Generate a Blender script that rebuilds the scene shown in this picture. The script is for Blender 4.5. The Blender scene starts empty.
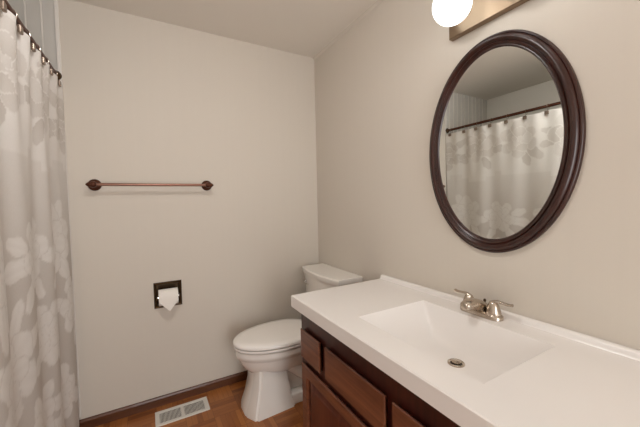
import bpy, bmesh, math, random
from mathutils import Vector, Matrix, noise

random.seed(7)
PI = math.pi
scene = bpy.context.scene
COL = scene.collection

# ------------------------------------------------------------------ camera
cam_data = bpy.data.cameras.new('camera')
cam = bpy.data.objects.new('camera', cam_data)
COL.objects.link(cam)
CAM = Vector((-1.2117, -2.1837, 1.2950))
YAW, PITCH, ROLL = -0.5143, -0.0419, -0.0220
fw = Vector((-math.sin(YAW) * math.cos(PITCH), math.cos(YAW) * math.cos(PITCH), math.sin(PITCH)))
rt = Vector((math.cos(YAW), math.sin(YAW), 0))
up = rt.cross(fw)
rt2 = rt * math.cos(ROLL) + up * math.sin(ROLL)
up2 = -rt * math.sin(ROLL) + up * math.cos(ROLL)
m = Matrix((rt2, up2, -fw)).transposed().to_4x4()
m.translation = CAM
cam.matrix_world = m
cam_data.sensor_fit = 'HORIZONTAL'
cam_data.sensor_width = 36.0
cam_data.lens = 36.0 * 304.147 / 640.0
cam_data.clip_start = 0.02
scene.camera = cam

# ------------------------------------------------------------------ light, exposure
GLOBE_STRENGTH = 1.8
FILL_DOME_STRENGTH = 37.0
FILL_DOME_COLOR = (1.0, 0.985, 0.965, 1)
GLOBE_COLOR = (0.96, 1.0, 1.0, 1)
world = bpy.data.worlds.new('world')
scene.world = world
world.use_nodes = True
bg = world.node_tree.nodes['Background']
bg.inputs['Color'].default_value = (0.97, 0.985, 1.0, 1)
bg.inputs['Strength'].default_value = 6.3
# unseen doorway added behind the camera, so world light enters as fill
pl = bpy.data.lights.new('added_doorway_portal', 'AREA')
pl.shape = 'RECTANGLE'
pl.size = 1.3
pl.size_y = 2.05
pl.cycles.is_portal = True
po = bpy.data.objects.new('added_doorway_portal', pl)
COL.objects.link(po)
po.location = (-0.95, -4.4, 1.025)
po.rotation_euler = (PI / 2, 0, 0)          # -Z of the lamp looks along +Y, into the room
vs = scene.view_settings
vs.view_transform = 'Standard'
vs.look = 'None'
vs.gamma = 1.0
vs.use_curve_mapping = False
vs.exposure = 0.0

# ------------------------------------------------------------------ materials
def srgb(r, g, b):
    def f(c):
        c /= 255.0
        return c / 12.92 if c <= 0.04045 else ((c + 0.055) / 1.055) ** 2.4
    return (f(r), f(g), f(b), 1.0)


def mat(name, color, rough=0.5, metal=0.0, spec=0.5, coat=0.0):
    mt = bpy.data.materials.new(name)
    mt.use_nodes = True
    p = mt.node_tree.nodes['Principled BSDF']
    p.inputs['Base Color'].default_value = color
    p.inputs['Roughness'].default_value = rough
    p.inputs['Metallic'].default_value = metal
    p.inputs['Specular IOR Level'].default_value = spec
    p.inputs['Coat Weight'].default_value = coat
    return mt


class NT:
    def __init__(s, mt):
        s.t = mt.node_tree
        s.p = s.t.nodes['Principled BSDF']

    def n(s, kind, **kw):
        nd = s.t.nodes.new(kind)
        for k, v in kw.items():
            if k in nd.inputs:
                nd.inputs[k].default_value = v
            else:
                setattr(nd, k, v)
        return nd

    def l(s, a, b):
        s.t.links.new(a, b)

    def coords(s, scale=(1, 1, 1), rot=(0, 0, 0), loc=(0, 0, 0)):
        tc = s.n('ShaderNodeTexCoord')
        mp = s.n('ShaderNodeMapping')
        mp.inputs['Scale'].default_value = scale
        mp.inputs['Rotation'].default_value = rot
        mp.inputs['Location'].default_value = loc
        s.l(tc.outputs['Object'], mp.inputs['Vector'])
        return mp.outputs['Vector']

    def ramp(s, fac, stops):
        r = s.n('ShaderNodeValToRGB')
        e = r.color_ramp.elements
        e[0].position, e[0].color = stops[0]
        e[1].position, e[1].color = stops[-1]
        for pos, c in stops[1:-1]:
            x = e.new(pos)
            x.color = c
        s.l(fac, r.inputs['Fac'])
        return r.outputs['Color']

    def bump(s, h, strength, dist):
        b = s.n('ShaderNodeBump')
        b.inputs['Strength'].default_value = strength
        b.inputs['Distance'].default_value = dist
        s.l(h, b.inputs['Height'])
        s.l(b.outputs['Normal'], s.p.inputs['Normal'])

    def math(s, op, a, b=None, c=None):
        nd = s.n('ShaderNodeMath', operation=op)
        for i, v in enumerate((a, b, c)):
            if v is None:
                continue
            if isinstance(v, (int, float)):
                nd.inputs[i].default_value = v
            else:
                s.l(v, nd.inputs[i])
        return nd.outputs[0]


def wall_paint(name, color, bump=0.08, stripes=0.0):
    mt = mat(name, color, rough=0.75, spec=0.25)
    t = NT(mt)
    nz = t.n('ShaderNodeTexNoise', Scale=160.0, Detail=3.0)
    t.l(t.coords(), nz.inputs['Vector'])
    t.bump(nz.outputs['Fac'], bump, 0.002)
    if stripes:
        w = t.n('ShaderNodeTexNoise', Scale=1.0, Detail=2.0)
        t.l(t.coords(scale=(55, 55, 0.15)), w.inputs['Vector'])
        c2 = tuple(x * (1 - stripes) for x in color[:3]) + (1,)
        c1 = tuple(min(1, x * (1 + stripes)) for x in color[:3]) + (1,)
        t.l(t.ramp(w.outputs['Fac'], [(0.35, c2), (0.65, c1)]), t.p.inputs['Base Color'])
    return mt


def wood(name, dark, light, axis='z', scale=1.0, rough=0.35, coat=0.15):
    mt = mat(name, light, rough=rough, coat=coat)
    t = NT(mt)
    sc = {'z': (38, 38, 2.2), 'y': (38, 2.2, 38), 'x': (2.2, 38, 38)}[axis]
    v = t.coords(scale=tuple(a * scale for a in sc))
    n1 = t.n('ShaderNodeTexNoise', Scale=1.0, Detail=5.0, Roughness=0.6, Distortion=0.6)
    t.l(v, n1.inputs['Vector'])
    t.l(t.ramp(n1.outputs['Fac'], [(0.3, dark), (0.7, light)]), t.p.inputs['Base Color'])
    t.bump(n1.outputs['Fac'], 0.08, 0.001)
    return mt


M = {}
M['wall'] = wall_paint('wall_paint', srgb(212, 203, 191), stripes=0.004)
M['ceiling'] = wall_paint('ceiling_paint', srgb(232, 226, 217), bump=0.25)
M['panel'] = wall_paint('tub_panel', srgb(206, 201, 194), bump=0.03)
M['white_wall'] = wall_paint('white_wall_paint', srgb(238, 234, 227), bump=0.05)
M['panel_trim'] = wall_paint('tub_trim', srgb(228, 222, 215), bump=0.03)
M['base_wood'] = wood('baseboard_wood', srgb(64, 34, 17), srgb(104, 60, 33), axis='x')
M['cherry_y'] = wood('cherry_wood_level', srgb(88, 48, 32), srgb(136, 84, 58), axis='y', scale=0.8)
M['cherry_z'] = wood('cherry_wood_upright', srgb(76, 33, 22), srgb(112, 58, 39), axis='z', scale=0.8)
M['cherry_dark'] = wood('cherry_wood_frame', srgb(48, 17, 13), srgb(72, 28, 20), axis='z', scale=0.8)  # dark red wood, darkened further for the shade between the drawer fronts
M['frame_wood'] = wood('mirror_frame_wood', srgb(36, 13, 8), srgb(58, 23, 13), axis='z', rough=0.3, coat=0.12)
M['marble'] = mat('white_cultured_marble', srgb(243, 238, 234), rough=0.22, coat=0.25)
M['porcelain'] = mat('porcelain', srgb(242, 237, 230), rough=0.12, coat=0.4)
M['seat'] = mat('seat_enamel', srgb(245, 240, 234), rough=0.25)
M['nickel'] = mat('brushed_nickel', srgb(196, 184, 170), rough=0.24, metal=1.0)
M['chrome'] = mat('chrome', srgb(215, 213, 210), rough=0.1, metal=1.0)
M['bronze'] = mat('oiled_bronze', srgb(88, 52, 38), rough=0.34, metal=0.75)
M['bronze_bar'] = mat('bronze_bar', srgb(138, 100, 84), rough=0.3, metal=0.7)
M['dark_bronze'] = mat('dark_bronze', srgb(84, 66, 48), rough=0.32, metal=0.85)
M['hook_plate'] = mat('hook_plate_metal', srgb(142, 126, 112), rough=0.3, metal=0.7)
M['opening_shade'] = mat('hole_shade', srgb(26, 22, 20), rough=0.8)  # dark colour stands in for the shade inside drain and duct
M['paper'] = mat('tissue_paper', srgb(238, 232, 224), rough=0.9, spec=0.1)
M['vent'] = mat('vent_white_metal', srgb(226, 222, 214), rough=0.4)
M['mirror'] = mat('mirror_silver', (0.86, 0.88, 0.85, 1), rough=0.0, metal=1.0)
M['brass_plate'] = mat('brushed_plate', srgb(158, 138, 116), rough=0.36, metal=1.0)
M['tub'] = mat('tub_enamel', srgb(216, 204, 186), rough=0.2)
M['socket'] = mat('socket_white', srgb(210, 205, 198), rough=0.4)

mg = bpy.data.materials.new('glowing_globe')
mg.use_nodes = True
_p = mg.node_tree.nodes['Principled BSDF']
_p.inputs['Base Color'].default_value = (0.9, 0.9, 0.9, 1)
_p.inputs['Roughness'].default_value = 0.2
_p.inputs['Emission Color'].default_value = GLOBE_COLOR
_p.inputs['Emission Strength'].default_value = GLOBE_STRENGTH
M['globe'] = mg


def parquet():
    mt = mat('parquet_floor', srgb(150, 96, 56), rough=0.3, coat=0.15)
    t = NT(mt)
    tc = t.n('ShaderNodeTexCoord')
    sep = t.n('ShaderNodeSeparateXYZ')
    t.l(tc.outputs['Object'], sep.inputs['Vector'])
    T = 0.152
    x = t.math('DIVIDE', sep.outputs['X'], T)
    y = t.math('DIVIDE', sep.outputs['Y'], T)
    fx, fy = t.math('FLOOR', x), t.math('FLOOR', y)
    chk = t.math('PINGPONG', t.math('ADD', fx, fy), 1.0)
    # strips run along x in one block, along y in the next
    a = t.math('SUBTRACT', 1.0, chk)
    across = t.math('ADD', t.math('MULTIPLY', x, chk), t.math('MULTIPLY', y, a))
    strip = t.math('FLOOR', t.math('MULTIPLY', across, 5.0))
    comb = t.n('ShaderNodeCombineXYZ')
    t.l(t.math('ADD', strip, t.math('MULTIPLY', chk, 31.7)), comb.inputs['X'])
    t.l(fx, comb.inputs['Y'])
    t.l(fy, comb.inputs['Z'])
    wn = t.n('ShaderNodeTexWhiteNoise', noise_dimensions='3D')
    t.l(comb.outputs['Vector'], wn.inputs['Vector'])
    comb2 = t.n('ShaderNodeCombineXYZ')
    t.l(fx, comb2.inputs['X'])
    t.l(fy, comb2.inputs['Y'])
    wb = t.n('ShaderNodeTexWhiteNoise', noise_dimensions='3D')
    t.l(comb2.outputs['Vector'], wb.inputs['Vector'])
    # grain
    g1 = t.n('ShaderNodeTexNoise', Scale=1.0, Detail=4.0)
    t.l(t.coords(scale=(14, 110, 1)), g1.inputs['Vector'])
    g2 = t.n('ShaderNodeTexNoise', Scale=1.0, Detail=4.0)
    t.l(t.coords(scale=(110, 14, 1)), g2.inputs['Vector'])
    g = t.math('ADD', t.math('MULTIPLY', g2.outputs['Fac'], chk), t.math('MULTIPLY', g1.outputs['Fac'], a))
    v = t.math('ADD', t.math('MULTIPLY', wn.outputs['Value'], 0.42), t.math('MULTIPLY', wb.outputs['Value'], 0.28))
    v = t.math('ADD', v, t.math('MULTIPLY', g, 0.34))
    col = t.ramp(v, [(0.15, srgb(114, 62, 26)), (0.5, srgb(152, 90, 42)), (0.85, srgb(180, 116, 60))])
    # joints
    fr = t.math('FRACT', t.math('MULTIPLY', across, 5.0))
    e = t.math('LESS_THAN', t.math('MINIMUM', fr, t.math('SUBTRACT', 1.0, fr)), 0.025)
    frx, fry = t.math('FRACT', x), t.math('FRACT', y)
    e2 = t.math('LESS_THAN', t.math('MINIMUM', t.math('MINIMUM', frx, t.math('SUBTRACT', 1.0, frx)),
                                    t.math('MINIMUM', fry, t.math('SUBTRACT', 1.0, fry))), 0.008)
    mx = t.n('ShaderNodeMix', data_type='RGBA')
    t.l(t.math('MULTIPLY', t.math('MAXIMUM', e, e2), 0.55), mx.inputs['Factor'])
    t.l(col, mx.inputs['A'])
    mx.inputs['B'].default_value = srgb(70, 38, 20)
    t.l(mx.outputs['Result'], t.p.inputs['Base Color'])
    return mt


M['floor'] = parquet()


def curtain_cloth():
    mt = bpy.data.materials.new('curtain_cloth')
    mt.use_nodes = True
    t = NT(mt)
    nt = mt.node_tree
    at = t.n('ShaderNodeAttribute', attribute_name='pattern')
    weave = t.n('ShaderNodeTexNoise', Scale=220.0, Detail=2.0)
    t.l(t.coords(scale=(1, 1, 0.6)), weave.inputs['Vector'])
    f = t.math('ADD', at.outputs['Fac'], t.math('MULTIPLY', t.math('SUBTRACT', weave.outputs['Fac'], 0.5), 0.22))
    col = t.ramp(f, [(0.0, srgb(210, 201, 192)), (1.0, srgb(247, 243, 239))])
    df = t.n('ShaderNodeBsdfDiffuse')
    tr = t.n('ShaderNodeBsdfTranslucent')
    tp = t.n('ShaderNodeBsdfTransparent')
    t.l(col, df.inputs['Color'])
    t.l(col, tr.inputs['Color'])
    m1 = t.n('ShaderNodeMixShader')
    m1.inputs[0].default_value = 0.2
    t.l(df.outputs[0], m1.inputs[1])
    t.l(tr.outputs[0], m1.inputs[2])
    m2 = t.n('ShaderNodeMixShader')
    t.l(t.math('MULTIPLY', t.math('SUBTRACT', 1.0, at.outputs['Fac']), 0.14), m2.inputs[0])
    t.l(m1.outputs[0], m2.inputs[1])
    t.l(tp.outputs[0], m2.inputs[2])
    b = t.n('ShaderNodeBump')
    b.inputs['Strength'].default_value = 0.25
    b.inputs['Distance'].default_value = 0.002
    t.l(f, b.inputs['Height'])
    t.l(b.outputs['Normal'], df.inputs['Normal'])
    out = [n for n in nt.nodes if n.type == 'OUTPUT_MATERIAL'][0]
    t.l(m2.outputs[0], out.inputs['Surface'])
    return mt


M['curtain'] = curtain_cloth()

# ------------------------------------------------------------------ helpers
def link(name, me, parent=None):
    o = bpy.data.objects.new(name, me)
    COL.objects.link(o)
    if parent is not None:
        o.parent = parent
        o.matrix_parent_inverse = parent.matrix_basis.inverted()
    return o


def build(name, bm, material, parent=None, smooth=False, angle=40):
    """one mesh object in world coordinates; its origin is moved to its base"""
    bmesh.ops.recalc_face_normals(bm, faces=bm.faces)
    me = bpy.data.meshes.new(name)
    bm.to_mesh(me)
    bm.free()
    me.materials.append(material)
    if smooth:
        for p in me.polygons:
            p.use_smooth = True
        if angle < 179:
            me.set_sharp_from_angle(angle=math.radians(angle))
    return link(name, me, parent)


def tag(o, label=None, cat=None, group=None, kind=None):
    for k, v in (('label', label), ('category', cat), ('group', group), ('kind', kind)):
        if v:
            o[k] = v
    return o


def thing(name, loc, label, cat, group=None):
    o = bpy.data.objects.new(name, None)
    o.empty_display_size = 0.1
    o.location = loc
    COL.objects.link(o)
    return tag(o, label, cat, group)


def add_box(bm, x0, x1, y0, y1, z0, z1, bevel=0.0, seg=2):
    x0, x1 = min(x0, x1), max(x0, x1)
    y0, y1 = min(y0, y1), max(y0, y1)
    z0, z1 = min(z0, z1), max(z0, z1)
    t = bmesh.new()
    bmesh.ops.create_cube(t, size=1.0)
    for v in t.verts:
        v.co = Vector(((x0 + x1) / 2 + v.co.x * (x1 - x0), (y0 + y1) / 2 + v.co.y * (y1 - y0),
                       (z0 + z1) / 2 + v.co.z * (z1 - z0)))
    if bevel:
        bmesh.ops.bevel(t, geom=list(t.edges), offset=bevel, segments=seg, profile=0.5, affect='EDGES')
    merge(bm, t)


def merge(bm, t):
    me = bpy.data.meshes.new('t')
    t.to_mesh(me)
    t.free()
    bm.from_mesh(me)
    bpy.data.meshes.remove(me)


def box(*a, **k):
    bm = bmesh.new()
    add_box(bm, *a, **k)
    return bm


def add_loft(bm, rings, cap0=True, cap1=True, closed=True):
    """rings: list of equal-length point lists"""
    R = [[bm.verts.new(p) for p in r] for r in rings]
    n = len(R[0])
    for a, b in zip(R[:-1], R[1:]):
        for i in range(n if closed else n - 1):
            j = (i + 1) % n
            bm.faces.new((a[i], a[j], b[j], b[i]))
    if cap0:
        bm.faces.new(R[0][::-1])
    if cap1:
        bm.faces.new(R[-1])
    return R


def add_lathe(bm, prof, origin, axis, n=24, cap0=True, cap1=True):
    """prof: (radius, height) pairs along axis"""
    ax = Vector(axis).normalized()
    u = ax.orthogonal().normalized()
    w = ax.cross(u)
    o = Vector(origin)
    rings = []
    for r, h in prof:
        r = max(r, 1e-5)
        rings.append([o + ax * h + (u * math.cos(2 * PI * i / n) + w * math.sin(2 * PI * i / n)) * r for i in range(n)])
    add_loft(bm, rings, cap0, cap1)


def add_tube(bm, pts, radii, n=12, flat=1.0):
    """tube along points; radii a number or a list; flat scales the section's second axis"""
    pts = [Vector(p) for p in pts]
    if isinstance(radii, (int, float)):
        radii = [radii] * len(pts)
    rings = []
    ref = None
    for i, p in enumerate(pts):
        d = (pts[min(i + 1, len(pts) - 1)] - pts[max(i - 1, 0)]).normalized()
        if ref is None:
            ref = d.orthogonal().normalized() if abs(d.z) > 0.9 else d.cross(Vector((0, 0, 1))).normalized()
        u = (ref - d * ref.dot(d)).normalized()
        ref = u
        w = d.cross(u)
        rings.append([p + (u * math.cos(2 * PI * k / n) + w * math.sin(2 * PI * k / n) * flat) * radii[i] for k in range(n)])
    add_loft(bm, rings)


def spline(pts, k=6):
    """Catmull-Rom through points"""
    P = [Vector(p) for p in pts]
    P = [P[0] * 2 - P[1]] + P + [P[-1] * 2 - P[-2]]
    out = []
    for i in range(1, len(P) - 2):
        a, b, c, d = P[i - 1:i + 3]
        for j in range(k):
            t = j / k
            out.append(0.5 * ((2 * b) + (c - a) * t + (2 * a - 5 * b + 4 * c - d) * t * t + (-a + 3 * b - 3 * c + d) * t ** 3))
    out.append(P[-2])
    return out


def struct(name, bm, material, smooth=False):
    return tag(build(name, bm, material, None, smooth), kind='structure')


# ------------------------------------------------------------------ the room
W, H, YF = -2.345, 2.44, -4.4
struct('floor', box(W - 0.1, 0.1, YF - 0.1, 0.1, -0.1, 0.0), M['floor'])
struct('ceiling', box(W - 0.1, 0.1, YF - 0.1, 0.1, H, H + 0.1), M['ceiling'])
struct('wall_right', box(0.0, 0.1, YF - 0.1, 0.1, 0.0, H), M['wall'])
struct('wall_left', box(W - 0.1, W, YF - 0.1, 0.1, 0.0, H), M['white_wall'])
# back wall with the opening of the recessed paper holder
TX0, TX1, TZ0, TZ1 = -1.190, -1.050, 0.643, 0.785
bm = bmesh.new()
TRIM_X = -1.604
add_box(bm, TRIM_X, TX0, 0.0, 0.1, 0.0, H)
add_box(bm, TX1, 0.0, 0.0, 0.1, 0.0, H)
add_box(bm, TX0, TX1, 0.0, 0.1, 0.0, TZ0)
add_box(bm, TX0, TX1, 0.0, 0.1, TZ1, H)
bmesh.ops.remove_doubles(bm, verts=bm.verts, dist=1e-5)
struct('wall_back', bm, M['wall'])
# grooved panelling of the tub alcove's end
bm = bmesh.new()
add_box(bm, W, TRIM_X, 0.006, 0.1, 0.0, H)
n_flat = len(bm.faces)
x = TRIM_X - 0.066
while x > W + 0.03:
    add_box(bm, x - 0.004, x + 0.004, 0.0, 0.007, 0.0, H, bevel=0.002)
    x -= 0.065
alc = struct('wall_alcove', bm, M['panel'])
alc.data.materials.append(M['panel_trim'])          # the raised battens are a lighter white
for p in alc.data.polygons:
    if p.index >= n_flat:
        p.material_index = 1
struct('trim_1', box(TRIM_X - 0.009, TRIM_X + 0.009, -0.005, 0.004, 0.075, H, bevel=0.002), M['panel_trim'])
# wing wall at the near end of the tub, front wall with a doorway added for fill light
struct('wall_wing', box(W, -1.62, -1.66, -1.56, 0.0, H), M['wall'])
bm = bmesh.new()
add_box(bm, W, -1.60, YF - 0.1, YF, 0.0, H)
add_box(bm, -0.30, 0.0, YF - 0.1, YF, 0.0, H)
add_box(bm, -1.60, -0.30, YF - 0.1, YF, 2.05, H)
struct('wall_front', bm, M['wall'])
# painted bead where ceiling meets the right wall
bm = bmesh.new()
prof = [(0.0, H), (-0.016, H), (-0.009, H - 0.006), (0.0, H - 0.016)]
add_loft(bm, [[(x, 0.0, z) for x, z in prof], [(x, YF, z) for x, z in prof]])
struct('trim_2', bm, M['wall'])
# dark wood baseboards
def baseboard(name, rings):
    bm = bmesh.new()
    add_loft(bm, rings)
    struct(name, bm, M['base_wood'])
pr = [(0.0, 0.0), (0.013, 0.0), (0.013, 0.048), (0.008, 0.058), (0.0, 0.060)]
baseboard('baseboard_back', [[(x, -d, z) for d, z in pr] for x in (-1.62, 0.0)])
baseboard('baseboard_right', [[(-d, y, z) for d, z in pr] for y in (-0.013, -0.82)])

# ------------------------------------------------------------------ bathtub behind the curtain
tub = thing('bathtub', (-2.0, -0.78, 0), 'pale bathtub standing behind the white shower curtain', 'bathtub')
bm = bmesh.new()
def rrect(x0, x1, y0, y1, r, z, n=6):
    pts = []
    for cx, cy, a0 in ((x1 - r, y1 - r, 0), (x0 + r, y1 - r, PI / 2), (x0 + r, y0 + r, PI), (x1 - r, y0 + r, 1.5 * PI)):
        for i in range(n + 1):
            a = a0 + i * PI / 2 / n
            pts.append((cx + r * math.cos(a), cy + r * math.sin(a), z))
    return pts
tx0, tx1, ty0, ty1 = W + 0.002, -1.67, -1.555, -0.002
add_loft(bm, [rrect(tx0, tx1, ty0, ty1, 0.02, 0.0), rrect(tx0, tx1, ty0, ty1, 0.02, 0.35),
              rrect(tx0, tx1, ty0, ty1, 0.02, 0.37), rrect(tx0 + .01, tx1 - .01, ty0 + .01, ty1 - .01, 0.02, 0.38),
              rrect(tx0 + .07, tx1 - .07, ty0 + .08, ty1 - .08, 0.12, 0.378), rrect(tx0 + .1, tx1 - .1, ty0 + .12, ty1 - .12, 0.12, 0.2),
              rrect(tx0 + .14, tx1 - .14, ty0 + .2, ty1 - .2, 0.12, 0.06)])
build('tub_shell', bm, M['tub'], tub, smooth=True)

# ------------------------------------------------------------------ shower rod, curtain, hooks
RX, RZ = -1.622, 2.012
rod = thing('shower_rod', (RX, -0.78, RZ), 'dark bronze curtain rod running from the panelled wall above the white curtain', 'curtain rod')
bm = bmesh.new()
add_lathe(bm, [(0.0125, 0), (0.0125, 1.53)], (RX, -0.012, RZ), (0, -1, 0), n=16)
build('rod', bm, M['bronze'], rod, smooth=True)
for y, s in ((0.0, -1), (-1.56, 1)):
    bm = bmesh.new()
    add_lathe(bm, [(0.027, 0.001), (0.027, 0.008), (0.02, 0.02), (0.0135, 0.028)], (RX, y, RZ), (0, s, 0), n=20)
    build('flange', bm, M['dark_bronze'], rod, smooth=True)

HOOKS = [-0.054, -0.216, -0.346, -0.483, -0.630, -0.784, -0.946, -1.095, -1.25, -1.40, -1.525]
CT = RZ - 0.043      # height of the hem at a hook


def fold(y, z):
    """sideways swing of the cloth"""
    d = (CT - z)
    k = min(1.0, 0.55 + d * 0.5)
    # phase runs hook to hook so that every hook holds a crest
    ph = None
    for i in range(len(HOOKS) - 1):
        if HOOKS[i] >= y >= HOOKS[i + 1]:
            ph = i + (HOOKS[i] - y) / (HOOKS[i] - HOOKS[i + 1])
    if ph is None:
        ph = (HOOKS[0] - y) / 0.15 if y > HOOKS[0] else len(HOOKS) - 1 + (HOOKS[-1] - y) / 0.15
    w = 0.012 * (1 - math.cos(2 * PI * ph))            # the cloth swells towards the room between two hooks
    w2 = 0.016 * math.sin(2 * PI * ph * 0.5 + 0.8 + d * 0.35)
    nz = noise.noise(Vector((y * 3.5, z * 0.6, 3.0)))
    e = max(0.0, 1 + y / 0.10)                          # the end is drawn flat against the wall
    return (w * (1 - 0.8 * min(1, d / 0.5)) + w2 * min(1, d / 0.9) + 0.016 * nz * min(1, d / 0.5)) * (1 - 0.7 * e) + 0.017 * e


def sag(y):
    for i in range(len(HOOKS) - 1):
        if HOOKS[i] >= y >= HOOKS[i + 1]:
            f = (HOOKS[i] - y) / (HOOKS[i] - HOOKS[i + 1])
            return 0.010 * math.sin(PI * f)
    return 0.004


# woven pattern: big open flowers and leaves, white on a sheerer grey ground low down, grey on white above
FLOWERS = []
rnd = random.Random(23)
def flower(s, z, R, kind):
    pet = []
    a0 = rnd.uniform(0, 2 * PI)
    for rr, ln, wd, n in ((0.66, 0.40, 0.36, 6), (0.40, 0.32, 0.28, 5), (0.14, 0.20, 0.15, 3)):
        for i in range(n):
            a = a0 + 2 * PI * i / n + rnd.uniform(-.2, .2) + rr * 2.1
            q = rnd.uniform(0.85, 1.15)
            pet.append((s + R * rr * math.cos(a), z + R * rr * math.sin(a), a, R * ln * q, R * wd * q))
    FLOWERS.append((s, z, R * 1.3, kind, pet))
def leaf(s, z, a, L, Wd, kind):
    FLOWERS.append((s, z, L * 1.2, kind, [(s, z, a, L, Wd)]))
for row, (zz, kind) in enumerate(((1.76, 0), (1.10, 1), (0.74, 1), (0.34, 1))):
    s = 0.02 + (row % 2) * 0.20
    while s < 1.64:
        for q in range(4):
            a = rnd.uniform(0, 2 * PI)
            leaf(s + 0.17 * math.cos(a), zz + 0.16 * math.sin(a), a, rnd.uniform(.06, .10), rnd.uniform(.028, .045), kind)
        flower(s, zz + rnd.uniform(-.03, .05), rnd.uniform(0.14, 0.18), kind)
        s += rnd.uniform(0.34, 0.42)


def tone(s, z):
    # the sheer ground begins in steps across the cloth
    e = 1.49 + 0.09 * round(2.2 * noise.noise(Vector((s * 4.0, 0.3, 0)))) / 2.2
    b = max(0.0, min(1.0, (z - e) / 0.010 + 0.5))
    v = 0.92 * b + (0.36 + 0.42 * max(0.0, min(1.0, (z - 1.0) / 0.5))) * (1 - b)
    for (fs, fz, R, kind, pet) in FLOWERS:
        if abs(s - fs) > R or abs(z - fz) > R:
            continue
        for (px, pz, a, L, Wd) in pet:
            dx, dz = s - px, z - pz
            u = dx * math.cos(a) + dz * math.sin(a)
            w = -dx * math.sin(a) + dz * math.cos(a)
            wv = 1 + 0.10 * math.sin(u / L * 6 + a * 5)
            q = (u / L) ** 2 + (w / (Wd * wv)) ** 2
            if q < 1.0:
                if kind == 0:
                    v = 0.50 + 0.10 * math.cos(a * 3) + 0.14 * u / L if q < 0.80 else 0.84
                else:
                    v = 0.93 - 0.07 * (0.5 + 0.5 * math.cos(w / Wd * 8)) if q < 0.84 else 0.66
    return v


bm = bmesh.new()
ny, nz_ = 270, 300
Y0, Y1, ZB = -0.006, -1.54, 0.06
cur_v = []
pat = []
for j in range(nz_ + 1):
    f = j / nz_
    row = []
    for i in range(ny + 1):
        y = Y0 + (Y1 - Y0) * i / ny
        top = CT + 0.008 - sag(y)
        z = top + (ZB - top) * f
        edge = 0.012 * math.sin(f * 2.6) * max(0, 1 - i / 14.0) + 0.05 * f * f * max(0, 1 - i / 40.0)
        row.append(bm.verts.new((RX + 0.006 + fold(y, z), y - edge * 1.0, z)))
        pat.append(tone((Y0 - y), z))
    cur_v.append(row)
for j in range(nz_):
    for i in range(ny):
        bm.faces.new((cur_v[j][i], cur_v[j][i + 1], cur_v[j + 1][i + 1], cur_v[j + 1][i]))
bm.verts.index_update()
curtain = build('shower_curtain', bm, M['curtain'], None, smooth=True, angle=180)
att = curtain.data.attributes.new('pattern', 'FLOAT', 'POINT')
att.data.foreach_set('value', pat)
tag(curtain, 'white floral fabric shower curtain hanging at the left beside the towel bar', 'shower curtain')
sol = curtain.modifiers.new('thickness', 'SOLIDIFY')
sol.thickness = 0.0012

ORD = ['first', 'second', 'third', 'fourth', 'fifth', 'sixth', 'seventh', 'eighth', 'ninth', 'tenth', 'eleventh']
def make_hook(y):
    t = thing('curtain_hook', (RX, y, RZ), 'hook', 'curtain hook', 'hooks along the shower rod')
    bm = bmesh.new()
    pts = []
    for i in range(25):
        a = PI * 0.5 + 2 * PI * i / 24
        pts.append((RX + 0.0155 * math.cos(a), y, RZ - 0.006 + (0.0215 * math.sin(a))))
    add_tube(bm, pts, 0.0016, n=8)
    add_tube(bm, [(RX + 0.004, y, RZ - 0.026), (RX + 0.010, y, RZ - 0.040), (RX + 0.020, y, RZ - 0.048)], 0.0016, n=8)
    build('ring', bm, M['nickel'], t, smooth=True)
    bm = box(RX + 0.017, RX + 0.029, y - 0.0145, y + 0.0145, RZ - 0.070, RZ - 0.041, bevel=0.0035)
    build('square_plate', bm, M['hook_plate'], t)
    return t
def dup(root, dy):
    r = root.copy()
    COL.objects.link(r)
    r.location.y += dy
    for ch in root.children:
        c = ch.copy()
        COL.objects.link(c)
        c.parent = r
        c.matrix_parent_inverse = ch.matrix_parent_inverse.copy()
    return r
hook = make_hook(HOOKS[0])
for i, y in enumerate(HOOKS):
    h = hook if i == 0 else dup(hook, y - HOOKS[0])
    h['label'] = 'square-plated metal curtain hook, %s on the rod counting from the panelled wall' % ORD[i]

# ------------------------------------------------------------------ towel bar
TBZ, TBX0, TBX1 = 1.415, -1.475, -0.859
tb = thing('towel_bar', ((TBX0 + TBX1) / 2, 0, TBZ), 'bronze towel bar with two round wall posts on the beige back wall', 'towel bar')
bm = bmesh.new()
add_lathe(bm, [(0.0085, 0), (0.0085, TBX1 - TBX0)], (TBX0, -0.06, TBZ), (1, 0, 0), n=16)
build('bar', bm, M['bronze_bar'], tb, smooth=True)
for x, s in ((TBX0, -1), (TBX1, 1)):
    bm = bmesh.new()
    add_lathe(bm, [(0.033, 0.0005), (0.034, 0.004), (0.031, 0.009), (0.024, 0.012), (0.021, 0.018), (0.014, 0.024), (0.012, 0.038), (0.016, 0.046), (0.018, 0.058),
                   (0.016, 0.070), (0.010, 0.076), (0.0, 0.078)], (x, 0, TBZ), (0, -1, 0), n=28)
    add_lathe(bm, [(0.014, 0.0), (0.016, 0.006), (0.012, 0.016), (0.006, 0.024), (0.0, 0.028)], (x + s * 0.008, -0.06, TBZ), (s, 0, 0), n=20)
    build('post', bm, M['bronze'], tb, smooth=True, angle=50)

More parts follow.
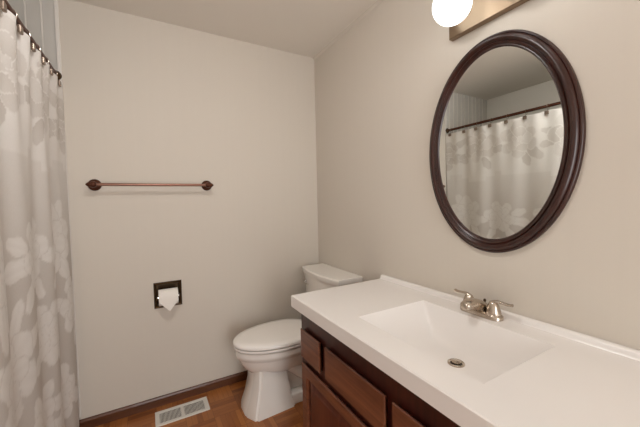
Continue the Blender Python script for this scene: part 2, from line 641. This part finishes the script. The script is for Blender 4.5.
# ------------------------------------------------------------------ recessed paper holder and its roll
th = thing('toilet_paper_holder', (-1.120, 0, 0.636), 'square dark bronze toilet paper holder set into the back wall', 'toilet paper holder')
bm = bmesh.new()
fx0, fx1, fz0, fz1 = -1.201, -1.039, 0.632, 0.796
def frame_ring(x0, x1, z0, z1, y):
    return [(x0, y, z0), (x1, y, z0), (x1, y, z1), (x0, y, z1)]
add_loft(bm, [frame_ring(fx0, fx1, fz0, fz1, 0.0), frame_ring(fx0, fx1, fz0, fz1, -0.004),
              frame_ring(fx0 + .005, fx1 - .005, fz0 + .005, fz1 - .005, -0.009),
              frame_ring(fx0 + .014, fx1 - .014, fz0 + .014, fz1 - .014, -0.005),
              frame_ring(fx0 + .017, fx1 - .017, fz0 + .017, fz1 - .017, 0.0)], False, False)
build('frame', bm, M['dark_bronze'], th)
bm = bmesh.new()
g = 0.0006
cx0, cx1, cz0, cz1 = TX0 + g, TX1 - g, TZ0 + g, TZ1 - g
rings = [frame_ring(cx0, cx1, cz0, cz1, -0.0005)]
for k in range(1, 7):     # half-round pocket
    a = PI / 2 * k / 6
    d = 0.075 * math.sin(a)
    sh = 0.020 * (1 - math.cos(a))
    rings.append(frame_ring(cx0, cx1, cz0 + sh, cz1 - sh, d))
add_loft(bm, rings, False, True)
build('pocket', bm, M['dark_bronze'], th)
TRX, TRZ, TRY = -1.1200, 0.700, -0.012
for s, xe in ((-1, cx0), (1, cx1)):
    bm = bmesh.new()
    add_box(bm, xe, xe - s * 0.007, -0.030, 0.02, TRZ - 0.010, TRZ + 0.010, bevel=0.002)
    build('roller_arm', bm, M['dark_bronze'], th)
bm = bmesh.new()
add_lathe(bm, [(0.008, 0), (0.008, cx1 - cx0 - 0.016)], (cx0 + 0.008, TRY, TRZ), (1, 0, 0), n=14)
build('roller', bm, M['chrome'], th, smooth=True)
roll = thing('toilet_paper_roll', (TRX, TRY, TRZ), 'white toilet paper roll with its end folded to a point, in the bronze holder', 'toilet paper')
bm = bmesh.new()
hw = 0.055
RR = 0.051
add_lathe(bm, [(0.019, 0), (RR, 0), (RR, 2 * hw), (0.019, 2 * hw), (0.019, 0)], (TRX - hw, TRY, TRZ), (1, 0, 0), n=40, cap0=False, cap1=False)
build('roll', bm, M['paper'], roll, smooth=True)
bm = bmesh.new()   # the loose end: over the front, folded to a V
yq = TRY - RR - 0.002
fr = [[(TRX - hw, TRY - (RR + .002) * math.sin(a), TRZ + (RR + .002) * math.cos(a)), (TRX + hw, TRY - (RR + .002) * math.sin(a), TRZ + (RR + .002) * math.cos(a))] for a in (0.1, 0.4, 0.7, 1.0, 1.3, 1.55)]
prev = None
for a, b in fr:
    va, vb = bm.verts.new(a), bm.verts.new(b)
    if prev:
        bm.faces.new((prev[0], prev[1], vb, va))
    prev = (va, vb)
va = bm.verts.new((TRX - hw, yq - 0.001, TRZ - 0.016))
vb = bm.verts.new((TRX + hw, yq - 0.001, TRZ - 0.016))
vt = bm.verts.new((TRX + 0.004, yq - 0.004, TRZ - 0.078))
bm.faces.new((prev[0], prev[1], vb, va))
bm.faces.new((va, vb, vt))
tail = build('folded_end', bm, M['paper'], roll)
so = tail.modifiers.new('thickness', 'SOLIDIFY')
so.thickness = 0.001

# ------------------------------------------------------------------ floor register
vent = thing('floor_vent', (-1.08, -0.145, 0), 'white metal floor vent with two banks of slots by the baseboard', 'floor vent')
vx0, vx1, vy0, vy1 = -1.224, -0.922, -0.215, -0.073
bm = bmesh.new()
add_box(bm, vx0, vx1, vy1 - 0.021, vy1, 0.0005, 0.007, bevel=0.0015)
add_box(bm, vx0, vx1, vy0, vy0 + 0.021, 0.0005, 0.007, bevel=0.0015)
add_box(bm, vx0, vx0 + 0.024, vy0 + 0.018, vy1 - 0.018, 0.0005, 0.0068)
add_box(bm, vx1 - 0.024, vx1, vy0 + 0.018, vy1 - 0.018, 0.0005, 0.0068)
xm = (vx0 + vx1) / 2
add_box(bm, xm - 0.009, xm + 0.009, vy0 + 0.018, vy1 - 0.018, 0.0005, 0.0068)
build('frame', bm, M['vent'], vent)
bm = box(vx0 + 0.02, vx1 - 0.02, vy0 + 0.018, vy1 - 0.018, 0.0003, 0.0012)
build('duct_shade', bm, M['opening_shade'], vent)  # flat dark sheet, painted as the shade below the slats
for a, b in ((vx0 + 0.024, xm - 0.009), (xm + 0.009, vx1 - 0.024)):
    bm = bmesh.new()
    n = 17
    p = (b - a) / n
    for i in range(n):
        add_box(bm, a + p * i + p * 0.24, a + p * i + p * 0.76, vy0 + 0.0205, vy1 - 0.0205, 0.0044, 0.0060)
    build('louvre_bank', bm, M['vent'], vent)

# ------------------------------------------------------------------ toilet (tank on the right wall, bowl towards the curtain)
TY = -0.335
toilet = thing('toilet', (-0.45, TY, 0), 'white two-piece toilet with closed lid between the back wall and the vanity', 'toilet')


def egg(xf, xb, hw, z, n=48, sq=2.2, dy=0.0):
    """closed outline: front (towards -x) long and round, back blunter"""
    xc = xb + (xf - xb) * 0.42
    pts = []
    for i in range(n):
        a = 2 * PI * i / n
        c, s = math.cos(a), math.sin(a)
        e = 2.0 / sq if c > 0 else 1.0
        cc = math.copysign(abs(c) ** e, c)
        ss = math.copysign(abs(s) ** (2.0 / sq if c > 0 else 1.0), s)
        x = xc + cc * (xb - xc if c > 0 else xc - xf)
        pts.append((x, TY + dy + ss * hw, z))
    return pts


XF = -0.790
bm = bmesh.new()
add_loft(bm, [egg(-0.66, -0.30, 0.085, 0.215), egg(-0.70, -0.28, 0.118, 0.24), egg(-0.735, -0.27, 0.145, 0.275),
              egg(-0.755, -0.26, 0.161, 0.310), egg(-0.762, -0.256, 0.166, 0.334), egg(-0.766, -0.255, 0.168, 0.343), egg(-0.778, -0.25, 0.176, 0.347),
              egg(-0.783, -0.25, 0.179, 0.372), egg(-0.781, -0.25, 0.178, 0.392), egg(-0.766, -0.26, 0.166, 0.398)])
build('bowl', bm, M['porcelain'], toilet, smooth=True, angle=60)
# pedestal: faceted front column
def ped(z, xp, hp, xc, hc, xb, hb):
    return [(xp, TY + hp, z), (xp, TY - hp, z), (xc, TY - hc, z), (xb, TY - hb, z), (xb, TY + hb, z), (xc, TY + hc, z)]
bm = bmesh.new()
add_loft(bm, [ped(0.0, -0.748, 0.060, -0.704, 0.142, -0.445, 0.128), ped(0.03, -0.744, 0.059, -0.702, 0.140, -0.445, 0.126),
              ped(0.10, -0.718, 0.056, -0.684, 0.126, -0.468, 0.116),
              ped(0.18, -0.700, 0.053, -0.668, 0.116, -0.480, 0.108), ped(0.27, -0.690, 0.052, -0.660, 0.110, -0.486, 0.104)])
bmesh.ops.bevel(bm, geom=[e for e in bm.edges if abs(e.verts[0].co.z - e.verts[1].co.z) > 0.02], offset=0.012, segments=3, affect='EDGES')
build('pedestal', bm, M['porcelain'], toilet, smooth=True, angle=35)
bm = box(-0.47, -0.10, TY - 0.118, TY + 0.118, 0.0, 0.075, bevel=0.012, seg=3)
add_box(bm, -0.50, -0.06, TY - 0.06, TY + 0.06, 0.05, 0.36, bevel=0.03, seg=3)
build('rear_foot', bm, M['porcelain'], toilet, smooth=True)
bm = bmesh.new()
for s in (-1, 1):
    add_tube(bm, spline([(-0.50, TY + s * .078, 0.29), (-0.43, TY + s * .086, 0.235), (-0.34, TY + s * .084, 0.165), (-0.27, TY + s * .078, 0.17), (-0.22, TY + s * .068, 0.22), (-0.16, TY + s * .06, 0.28), (-0.10, TY + s * .05, 0.2), (-0.09, TY + s * .05, 0.10)], 5),
             0.045, n=14)
build('trapway', bm, M['porcelain'], toilet, smooth=True)
bm = box(-0.30, -0.03, TY - 0.16, TY + 0.16, 0.33, 0.392, bevel=0.02, seg=3)
build('rear_deck', bm, M['porcelain'], toilet, smooth=True)
bm = bmesh.new()
add_loft(bm, [egg(XF + .030, -0.275, 0.160, 0.399), egg(XF + .016, -0.265, 0.172, 0.405), egg(XF, -0.258, 0.187, 0.406), egg(XF - .001, -0.258, 0.188, 0.411), egg(XF, -0.258, 0.187, 0.417), egg(XF + .014, -0.265, 0.174, 0.418)])
build('seat', bm, M['seat'], toilet, smooth=True, angle=60)
bm = bmesh.new()
add_loft(bm, [egg(XF + .030, -0.275, 0.158, 0.419), egg(XF + .016, -0.265, 0.172, 0.425), egg(XF - .002, -0.252, 0.188, 0.426), egg(XF - .003, -0.252, 0.189, 0.439),
              egg(XF + .006, -0.258, 0.182, 0.447), egg(XF + .05, -0.29, 0.148, 0.451), egg(XF + .16, -0.36, 0.07, 0.453)])
build('lid', bm, M['seat'], toilet, smooth=True, angle=60)
for s in (-1, 1):
    bm = box(-0.262, -0.232, TY + s * 0.075 - 0.02, TY + s * 0.075 + 0.02, 0.398, 0.432, bevel=0.006)
    build('hinge', bm, M['seat'], toilet, smooth=True)


def tank_ring(xs, bulge, hw, xb, z, n=14, r=0.0):
    """flat back at xb, sides to xs, front bowed out by bulge"""
    pts = [(xb, TY + hw, z)]
    for i in range(n + 1):
        f = i / n
        yy = TY + hw - 2 * hw * f
        pts.append((xs - bulge * math.sin(PI * f) ** 0.8, yy, z))
    pts.append((xb, TY - hw, z))
    return pts


bm = bmesh.new()
add_loft(bm, [tank_ring(-0.140, 0.030, 0.195, -0.014, 0.392), tank_ring(-0.165, 0.032, 0.212, -0.014, 0.41), tank_ring(-0.180, 0.034, 0.244, -0.014, 0.754)])
build('tank', bm, M['porcelain'], toilet, smooth=True, angle=40)
bm = bmesh.new()
add_loft(bm, [tank_ring(-0.180, 0.034, 0.248, -0.010, 0.754), tank_ring(-0.188, 0.036, 0.258, -0.004, 0.758), tank_ring(-0.190, 0.036, 0.260, -0.002, 0.785), tank_ring(-0.185, 0.035, 0.256, -0.006, 0.793)])
build('tank_lid', bm, M['porcelain'], toilet, smooth=True, angle=40)
lev = None
bm = bmesh.new()
add_lathe(bm, [(0.013, 0), (0.013, 0.005), (0.008, 0.012), (0.008, 0.02)], (-0.192, TY + 0.195, 0.692), (-1, 0, 0), n=16)
add_tube(bm, spline([(-0.210, TY + 0.20, 0.692), (-0.214, TY + 0.165, 0.688), (-0.214, TY + 0.125, 0.684)], 4), [0.007] * 4 + [0.006] * 4 + [0.009], n=10)
build('flush_lever', bm, M['chrome'], toilet, smooth=True)

# ------------------------------------------------------------------ vanity cabinet
VX, VY0, VY1, VZ = -0.558, -0.812, -2.128, 0.7685
van = thing('vanity_cabinet', (-0.29, -1.465, 0), 'dark cherry wood vanity cabinet with drawers and panel doors under the white countertop', 'cabinet')
bm = bmesh.new()
add_box(bm, VX + 0.02, -0.004, VY0 - 0.018, VY0, 0.0, VZ)
add_box(bm, VX + 0.02, -0.004, VY1, VY1 + 0.018, 0.0, VZ)
add_box(bm, VX + 0.02, -0.004, VY1 + 0.018, VY0 - 0.018, 0.09, 0.108)
add_box(bm, -0.012, -0.004, VY1 + 0.018, VY0 - 0.018, 0.108, VZ)
add_box(bm, VX + 0.07, VX + 0.085, VY1 + 0.018, VY0 - 0.018, 0.0, 0.09)
build('carcass', bm, M['cherry_z'], van)
bm = bmesh.new()   # face frame: stiles and rails
yA, yB = VY0, VY1
ym = (yA + yB) / 2
add_box(bm, VX, VX + 0.02, yA, yA - 0.04, 0.09, VZ)
add_box(bm, VX, VX + 0.02, yB, yB + 0.04, 0.09, VZ)
add_box(bm, VX, VX + 0.02, yA - 0.04, yB + 0.04, 0.650, VZ)
add_box(bm, VX, VX + 0.02, yA - 0.04, yB + 0.04, 0.47, 0.53)
add_box(bm, VX, VX + 0.02, yA - 0.04, yB + 0.04, 0.09, 0.13)
for yy in (yA - 0.236, yB + 0.236, ym):
    add_box(bm, VX, VX + 0.02, yy - 0.025, yy + 0.025, 0.53, 0.650)
add_box(bm, VX, VX + 0.02, ym - 0.025, ym + 0.025, 0.13, 0.47)
build('face_frame', bm, M['cherry_dark'], van)


def slab_front(y0, y1, z0, z1):
    """drawer front with bevelled edges"""
    bm = bmesh.new()
    def r(i, x):
        return [(x, y0 - i, z0 + i), (x, y1 + i, z0 + i), (x, y1 + i, z1 - i), (x, y0 - i, z1 - i)]
    add_loft(bm, [r(0.010, VX - 0.0005), r(0.001, VX - 0.013), r(0.0, VX - 0.016), r(0.003, VX - 0.020)])
    return bm


DZ0, DZ1 = 0.526, 0.666
for (y0, y1, nm) in ((-0.838, -1.024, 'drawer_front'), (-1.072, -1.453, 'false_front'), (-1.487, -1.868, 'false_front'), (-1.916, -2.102, 'drawer_front')):
    build(nm, slab_front(y0, y1, DZ0, DZ1), M['cherry_y'], van)


def rect_ring(y0, y1, z0, z1, x):
    return [(x, y0, z0), (x, y1, z0), (x, y1, z1), (x, y0, z1)]


for (y0, y1) in ((-0.842, -1.453), (-1.487, -2.098)):
    bm = bmesh.new()
    s = 0.055
    R = lambda i, x: rect_ring(y0 - i, y1 + i, 0.105 + i, 0.493 - i, x)
    add_loft(bm, [R(0.008, VX - 0.0005), R(0.0, VX - 0.013), R(0.003, VX - 0.020), R(s - 0.006, VX - 0.020), R(s, VX - 0.014), R(s + 0.0, VX - 0.0005)], False, False)
    d = build('door', bm, M['cherry_y'], van)
    bm = bmesh.new()
    add_loft(bm, [R(s, VX - 0.004), R(s + 0.004, VX - 0.007), R(s + 0.035, VX - 0.015), R(s + 0.038, VX - 0.015)])
    build('door_panel', bm, M['cherry_z'], d)

# ------------------------------------------------------------------ countertop with moulded basin
CZ = 0.826
CX, CY0, CY1 = -0.606, -0.797, -2.142
SX0, SX1, SY0, SY1 = -0.495, -0.123, -1.207, -1.732       # rim of the basin
DEPTH = 0.125
DRX, DRY = -0.276, -1.492


def lin(a, b, n):
    return [a + (b - a) * i / n for i in range(n + 1)]


def dense(a, b, n):
    """samples crowding towards both ends"""
    return [a + (b - a) * (0.5 - 0.5 * math.cos(PI * i / n)) for i in range(n + 1)]


def rise(t, p):
    t = max(0.0, min(1.0, t))
    return 1.2 * DEPTH * (1 - (1 - t) ** p)


def smin(a, b, k):
    h = max(0.0, min(1.0, 0.5 + 0.5 * (b - a) / k))
    return b + (a - b) * h - k * h * (1 - h)


def basin(x, y):
    """straight sloping sides meeting a flat bottom in soft fillets"""
    if not (SX0 < x < SX1 and SY1 < y < SY0):
        return 0.0
    d = smin(rise((SY0 - y) / 0.19, 1.9), rise((SX1 - x) / 0.105, 2.0), 0.012)
    d = smin(d, rise((x - SX0) / 0.11, 1.8), 0.015)
    d = smin(d, rise((y - SY1) / 0.16, 1.9), 0.015)
    d = smin(d, DEPTH, 0.040)
    return max(d, 0.0)


xs = [CX, CX + 0.004] + lin(CX + 0.03, SX0, 3) + dense(SX0, SX1, 44)[1:] + [-0.08, -0.030]
ys = [CY0, CY0 - 0.004] + lin(CY0 - 0.04, SY0, 5) + dense(SY0, SY1, 60)[1:] + lin(SY1, CY1 + 0.004, 5)[1:] + [CY1]
bm = bmesh.new()
G = []
for x in xs:
    row = []
    for y in ys:
        z = CZ - basin(x, y)
        if x == xs[0] or y in (ys[0], ys[-1]):
            z = CZ - 0.004
        row.append(bm.verts.new((x, y, z)))
    G.append(row)
for i in range(len(xs) - 1):
    for j in range(len(ys) - 1):
        bm.faces.new((G[i][j], G[i][j + 1], G[i + 1][j + 1], G[i + 1][j]))
# front skirt and ends
THK = 0.057
def skirt(vs, off):
    low = [bm.verts.new((v.co.x, v.co.y, CZ - THK)) for v in vs]
    inn = [bm.verts.new((v.co.x + off[0], v.co.y + off[1], CZ - THK)) for v in vs]
    for i in range(len(vs) - 1):
        bm.faces.new((vs[i], vs[i + 1], low[i + 1], low[i]))
        bm.faces.new((low[i], low[i + 1], inn[i + 1], inn[i]))
    return low
skirt(G[0], (0.05, 0))
skirt([r[0] for r in G], (0, -0.03))
skirt([r[-1] for r in G], (0, 0.03))
top = build('countertop', bm, M['marble'], None, smooth=True, angle=38)
vv = top.data.vertices
def on_rim(c):
    ex = min(abs(c.x - SX0), abs(c.x - SX1)) < 1e-5 and SY1 - 1e-5 < c.y < SY0 + 1e-5
    ey = min(abs(c.y - SY0), abs(c.y - SY1)) < 1e-5 and SX0 - 1e-5 < c.x < SX1 + 1e-5
    return ex or ey
for e in top.data.edges:
    if on_rim(vv[e.vertices[0]].co) and on_rim(vv[e.vertices[1]].co):
        e.use_edge_sharp = True
tag(top, 'white cultured marble vanity countertop with moulded rectangular sink basin', 'countertop')
# the low coved lip along the wall
bm = bmesh.new()
prof = [(-0.031, CZ - 0.02), (-0.031, CZ - 0.0005), (-0.028, CZ + 0.002), (-0.0255, CZ + 0.008), (-0.023, CZ + 0.016), (-0.019, CZ + 0.020), (-0.001, CZ + 0.020), (-0.001, CZ - THK), (-0.02, CZ - THK)]
add_loft(bm, [[(x, CY0, z) for x, z in prof], [(x, CY1, z) for x, z in prof]])
build('back_lip', bm, M['marble'], top, smooth=True, angle=50)
# drain
drz = CZ - basin(DRX, DRY)
dr = thing('sink_drain', (DRX, DRY, drz), 'round brushed metal pop-up drain at the bottom of the white basin', 'drain')
bm = bmesh.new()
add_lathe(bm, [(0.017, -0.002), (0.022, 0.002), (0.025, 0.0035), (0.029, 0.001), (0.0295, -0.003)], (DRX, DRY, drz + 0.002), (0, 0, 1), n=32, cap0=False, cap1=False)
build('drain_ring', bm, M['nickel'], dr, smooth=True)
bm = bmesh.new()
add_lathe(bm, [(0.0225, 0.0), (0.0225, 0.0015)], (DRX, DRY, drz + 0.0005), (0, 0, 1), n=32)
build('throat_shade', bm, M['opening_shade'], dr)  # solid dark disc, painted as the shade down the drain
bm = bmesh.new()
add_lathe(bm, [(0.015, 0.002), (0.0165, 0.006), (0.0165, 0.0085), (0.013, 0.0105), (0.0, 0.011)], (DRX, DRY, drz), (0, 0, 1), n=32)
build('stopper', bm, M['nickel'], dr, smooth=True)

# ------------------------------------------------------------------ faucet
FX, FY = -0.066, -1.450
fa = thing('faucet', (FX, FY, CZ), 'brushed nickel two-handle faucet behind the white sink basin', 'faucet')
bm = bmesh.new()
def stad(hw, hl, z, n=10):
    pts = []
    for s, a0 in ((1, 0), (-1, PI)):
        for i in range(n + 1):
            a = a0 + PI * i / n
            pts.append((FX - hw * math.cos(a), FY + s * (hl - hw) + hw * math.sin(a), z))
    return pts
add_loft(bm, [stad(0.030, 0.086, CZ + 0.0006), stad(0.030, 0.086, CZ + 0.012), stad(0.026, 0.079, CZ + 0.019), stad(0.020, 0.072, CZ + 0.022)])
build('base', bm, M['nickel'], fa, smooth=True, angle=60)
bm = bmesh.new()
rings = []
for (dx, zl, zh, hw) in ((0.022, 0.014, 0.040, 0.018), (0.012, 0.012, 0.052, 0.024), (-0.008, 0.012, 0.062, 0.0265), (-0.034, 0.022, 0.070, 0.026), (-0.062, 0.034, 0.073, 0.0245),
                         (-0.084, 0.038, 0.072, 0.023), (-0.100, 0.039, 0.067, 0.020), (-0.109, 0.042, 0.060, 0.014)):
    rings.append([(FX + dx, FY + hw * math.copysign(abs(math.cos(2 * PI * k / 20)) ** 0.75, math.cos(2 * PI * k / 20)),
                   CZ + (zl + zh) / 2 + (zh - zl) / 2 * math.copysign(abs(math.sin(2 * PI * k / 20)) ** 0.8, math.sin(2 * PI * k / 20))) for k in range(20)])
add_loft(bm, rings)
build('spout', bm, M['nickel'], fa, smooth=True, angle=60)
bm = bmesh.new()
add_lathe(bm, [(0.0022, 0.0), (0.0022, 0.032), (0.004, 0.034), (0.0058, 0.040), (0.004, 0.046), (0.0, 0.047)], (FX + 0.026, FY, CZ + 0.012), (0, 0, 1), n=12)
build('lift_rod', bm, M['dark_bronze'], fa, smooth=True)
for s in (1, -1):
    hy = FY + s * 0.051
    bm = bmesh.new()
    add_lathe(bm, [(0.0275, 0.016), (0.0275, 0.022), (0.025, 0.034), (0.0215, 0.046), (0.018, 0.056), (0.014, 0.063), (0.008, 0.068), (0.0, 0.070)], (FX, hy, CZ), (0, 0, 1), n=24)
    hd = build('handle', bm, M['nickel'], fa, smooth=True, angle=60)
    bm = bmesh.new()
    lp = spline([(FX, hy - s * 0.010, CZ + 0.060), (FX, hy + s * 0.012, CZ + 0.069), (FX + 0.002, hy + s * 0.038, CZ + 0.068), (FX + 0.003, hy + s * 0.058, CZ + 0.067), (FX + 0.004, hy + s * 0.069, CZ + 0.069)], 5)
    k = len(lp)
    add_tube(bm, lp, [0.011 - 0.0035 * min(1, i / (k * .5)) + 0.0015 * (i / k) for i in range(k)], n=12, flat=0.62)
    build('lever', bm, M['nickel'], hd, smooth=True, angle=60)

# ------------------------------------------------------------------ oval mirror
MY, MZ = -1.4551, 1.4998
mir = thing('oval_mirror', (0, MY, MZ), 'oval wall mirror in a ridged dark cherry frame above the vanity', 'mirror')
A, B = 0.3012, 0.4292          # outer half-width and half-height
prof = [(0.000, 0.0005), (0.000, 0.012), (0.003, 0.017), (0.008, 0.018), (0.010, 0.016), (0.012, 0.021), (0.017, 0.027), (0.025, 0.030), (0.031, 0.027),
        (0.034, 0.021), (0.036, 0.020), (0.039, 0.023), (0.043, 0.022), (0.046, 0.016), (0.048, 0.0155), (0.051, 0.0165), (0.054, 0.013), (0.056, 0.009), (0.056, 0.0005)]
n = 128
bm = bmesh.new()
rings = []
for i in range(n):
    a = 2 * PI * i / n
    c, s = math.cos(a), math.sin(a)
    nv = Vector((c / A, s / B)).normalized()
    rings.append([(-h, MY + A * c - nv.x * d, MZ + B * s - nv.y * d) for d, h in prof])
rings.append(rings[0])
add_loft(bm, rings, False, False, closed=False)
bmesh.ops.remove_doubles(bm, verts=bm.verts, dist=1e-6)
build('frame', bm, M['frame_wood'], mir, smooth=True, angle=50)
bm = bmesh.new()
r0, r1 = [], []
for i in range(n):
    a = 2 * PI * i / n
    c, s = math.cos(a), math.sin(a)
    r0.append((-0.003, MY + (A - 0.0545) * c, MZ + (B - 0.0545) * s))
    r1.append((-0.010, MY + (A - 0.0545) * c, MZ + (B - 0.0545) * s))
add_loft(bm, [r0, r1])
build('glass', bm, M['mirror'], mir)

# ------------------------------------------------------------------ vanity light bar with globes
LY0, LY1, LZ0, LZ1 = -1.276, -1.886, 1.991, 2.155
bar = thing('vanity_light', (0, -1.58, 2.073), 'brushed metal bath light bar with glowing white globe bulbs above the mirror', 'light fixture')
bm = bmesh.new()
def pr(i, x):
    return [(x, LY0 - i, LZ0 + i), (x, LY1 + i, LZ0 + i), (x, LY1 + i, LZ1 - i), (x, LY0 - i, LZ1 - i)]
add_loft(bm, [pr(0, -0.0005), pr(0, -0.024), pr(0.003, -0.027)])
build('backplate', bm, M['brass_plate'], bar)
GL = []
for k in range(3):
    y = -1.355 - 0.225 * k
    bm = bmesh.new()
    add_lathe(bm, [(0.026, 0.0), (0.026, 0.004), (0.021, 0.008), (0.020, 0.026)], (-0.0272, y, 2.074), (-1, 0, 0), n=24)
    build('socket', bm, M['socket'], bar, smooth=True)
    bm = bmesh.new()
    R_ = 0.0755
    prof = [(0.018, 0.0), (0.019, 0.008)]
    for i in range(1, 24):
        a = PI * i / 24
        if R_ * math.sin(a) > 0.021 or a > 1:
            prof.append((R_ * math.sin(a), 0.004 + R_ - R_ * math.cos(a)))
    prof.append((0.0, 0.004 + 2 * R_))
    add_lathe(bm, prof, (-0.030, y, 2.074), (-1, 0, 0), n=36)
    build('globe_bulb', bm, M['globe'], bar, smooth=True, angle=180)

# ------------------------------------------------------------------ added dome lamp, out of view, to fill the room with light
md = bpy.data.materials.new('fill_dome_glow')
md.use_nodes = True
_p = md.node_tree.nodes['Principled BSDF']
_p.inputs['Base Color'].default_value = (0.9, 0.9, 0.88, 1)
_p.inputs['Emission Color'].default_value = FILL_DOME_COLOR
_p.inputs['Emission Strength'].default_value = FILL_DOME_STRENGTH
cl = thing('added_dome_light', (-1.08, -1.28, H), 'added round white dome on the ceiling, out of view, giving fill light', 'added fill light')
bm = bmesh.new()
add_lathe(bm, [(0.17, 0.0005), (0.17, 0.018), (0.155, 0.022)], (-1.08, -1.28, H), (0, 0, -1), n=40)
build('base', bm, M['nickel'], cl, smooth=True)
bm = bmesh.new()
add_lathe(bm, [(0.150, 0.0225), (0.148, 0.035), (0.13, 0.06), (0.10, 0.08), (0.06, 0.092), (0.0, 0.096)], (-1.08, -1.28, H), (0, 0, -1), n=40)
build('fill_dome', bm, md, cl, smooth=True, angle=180)
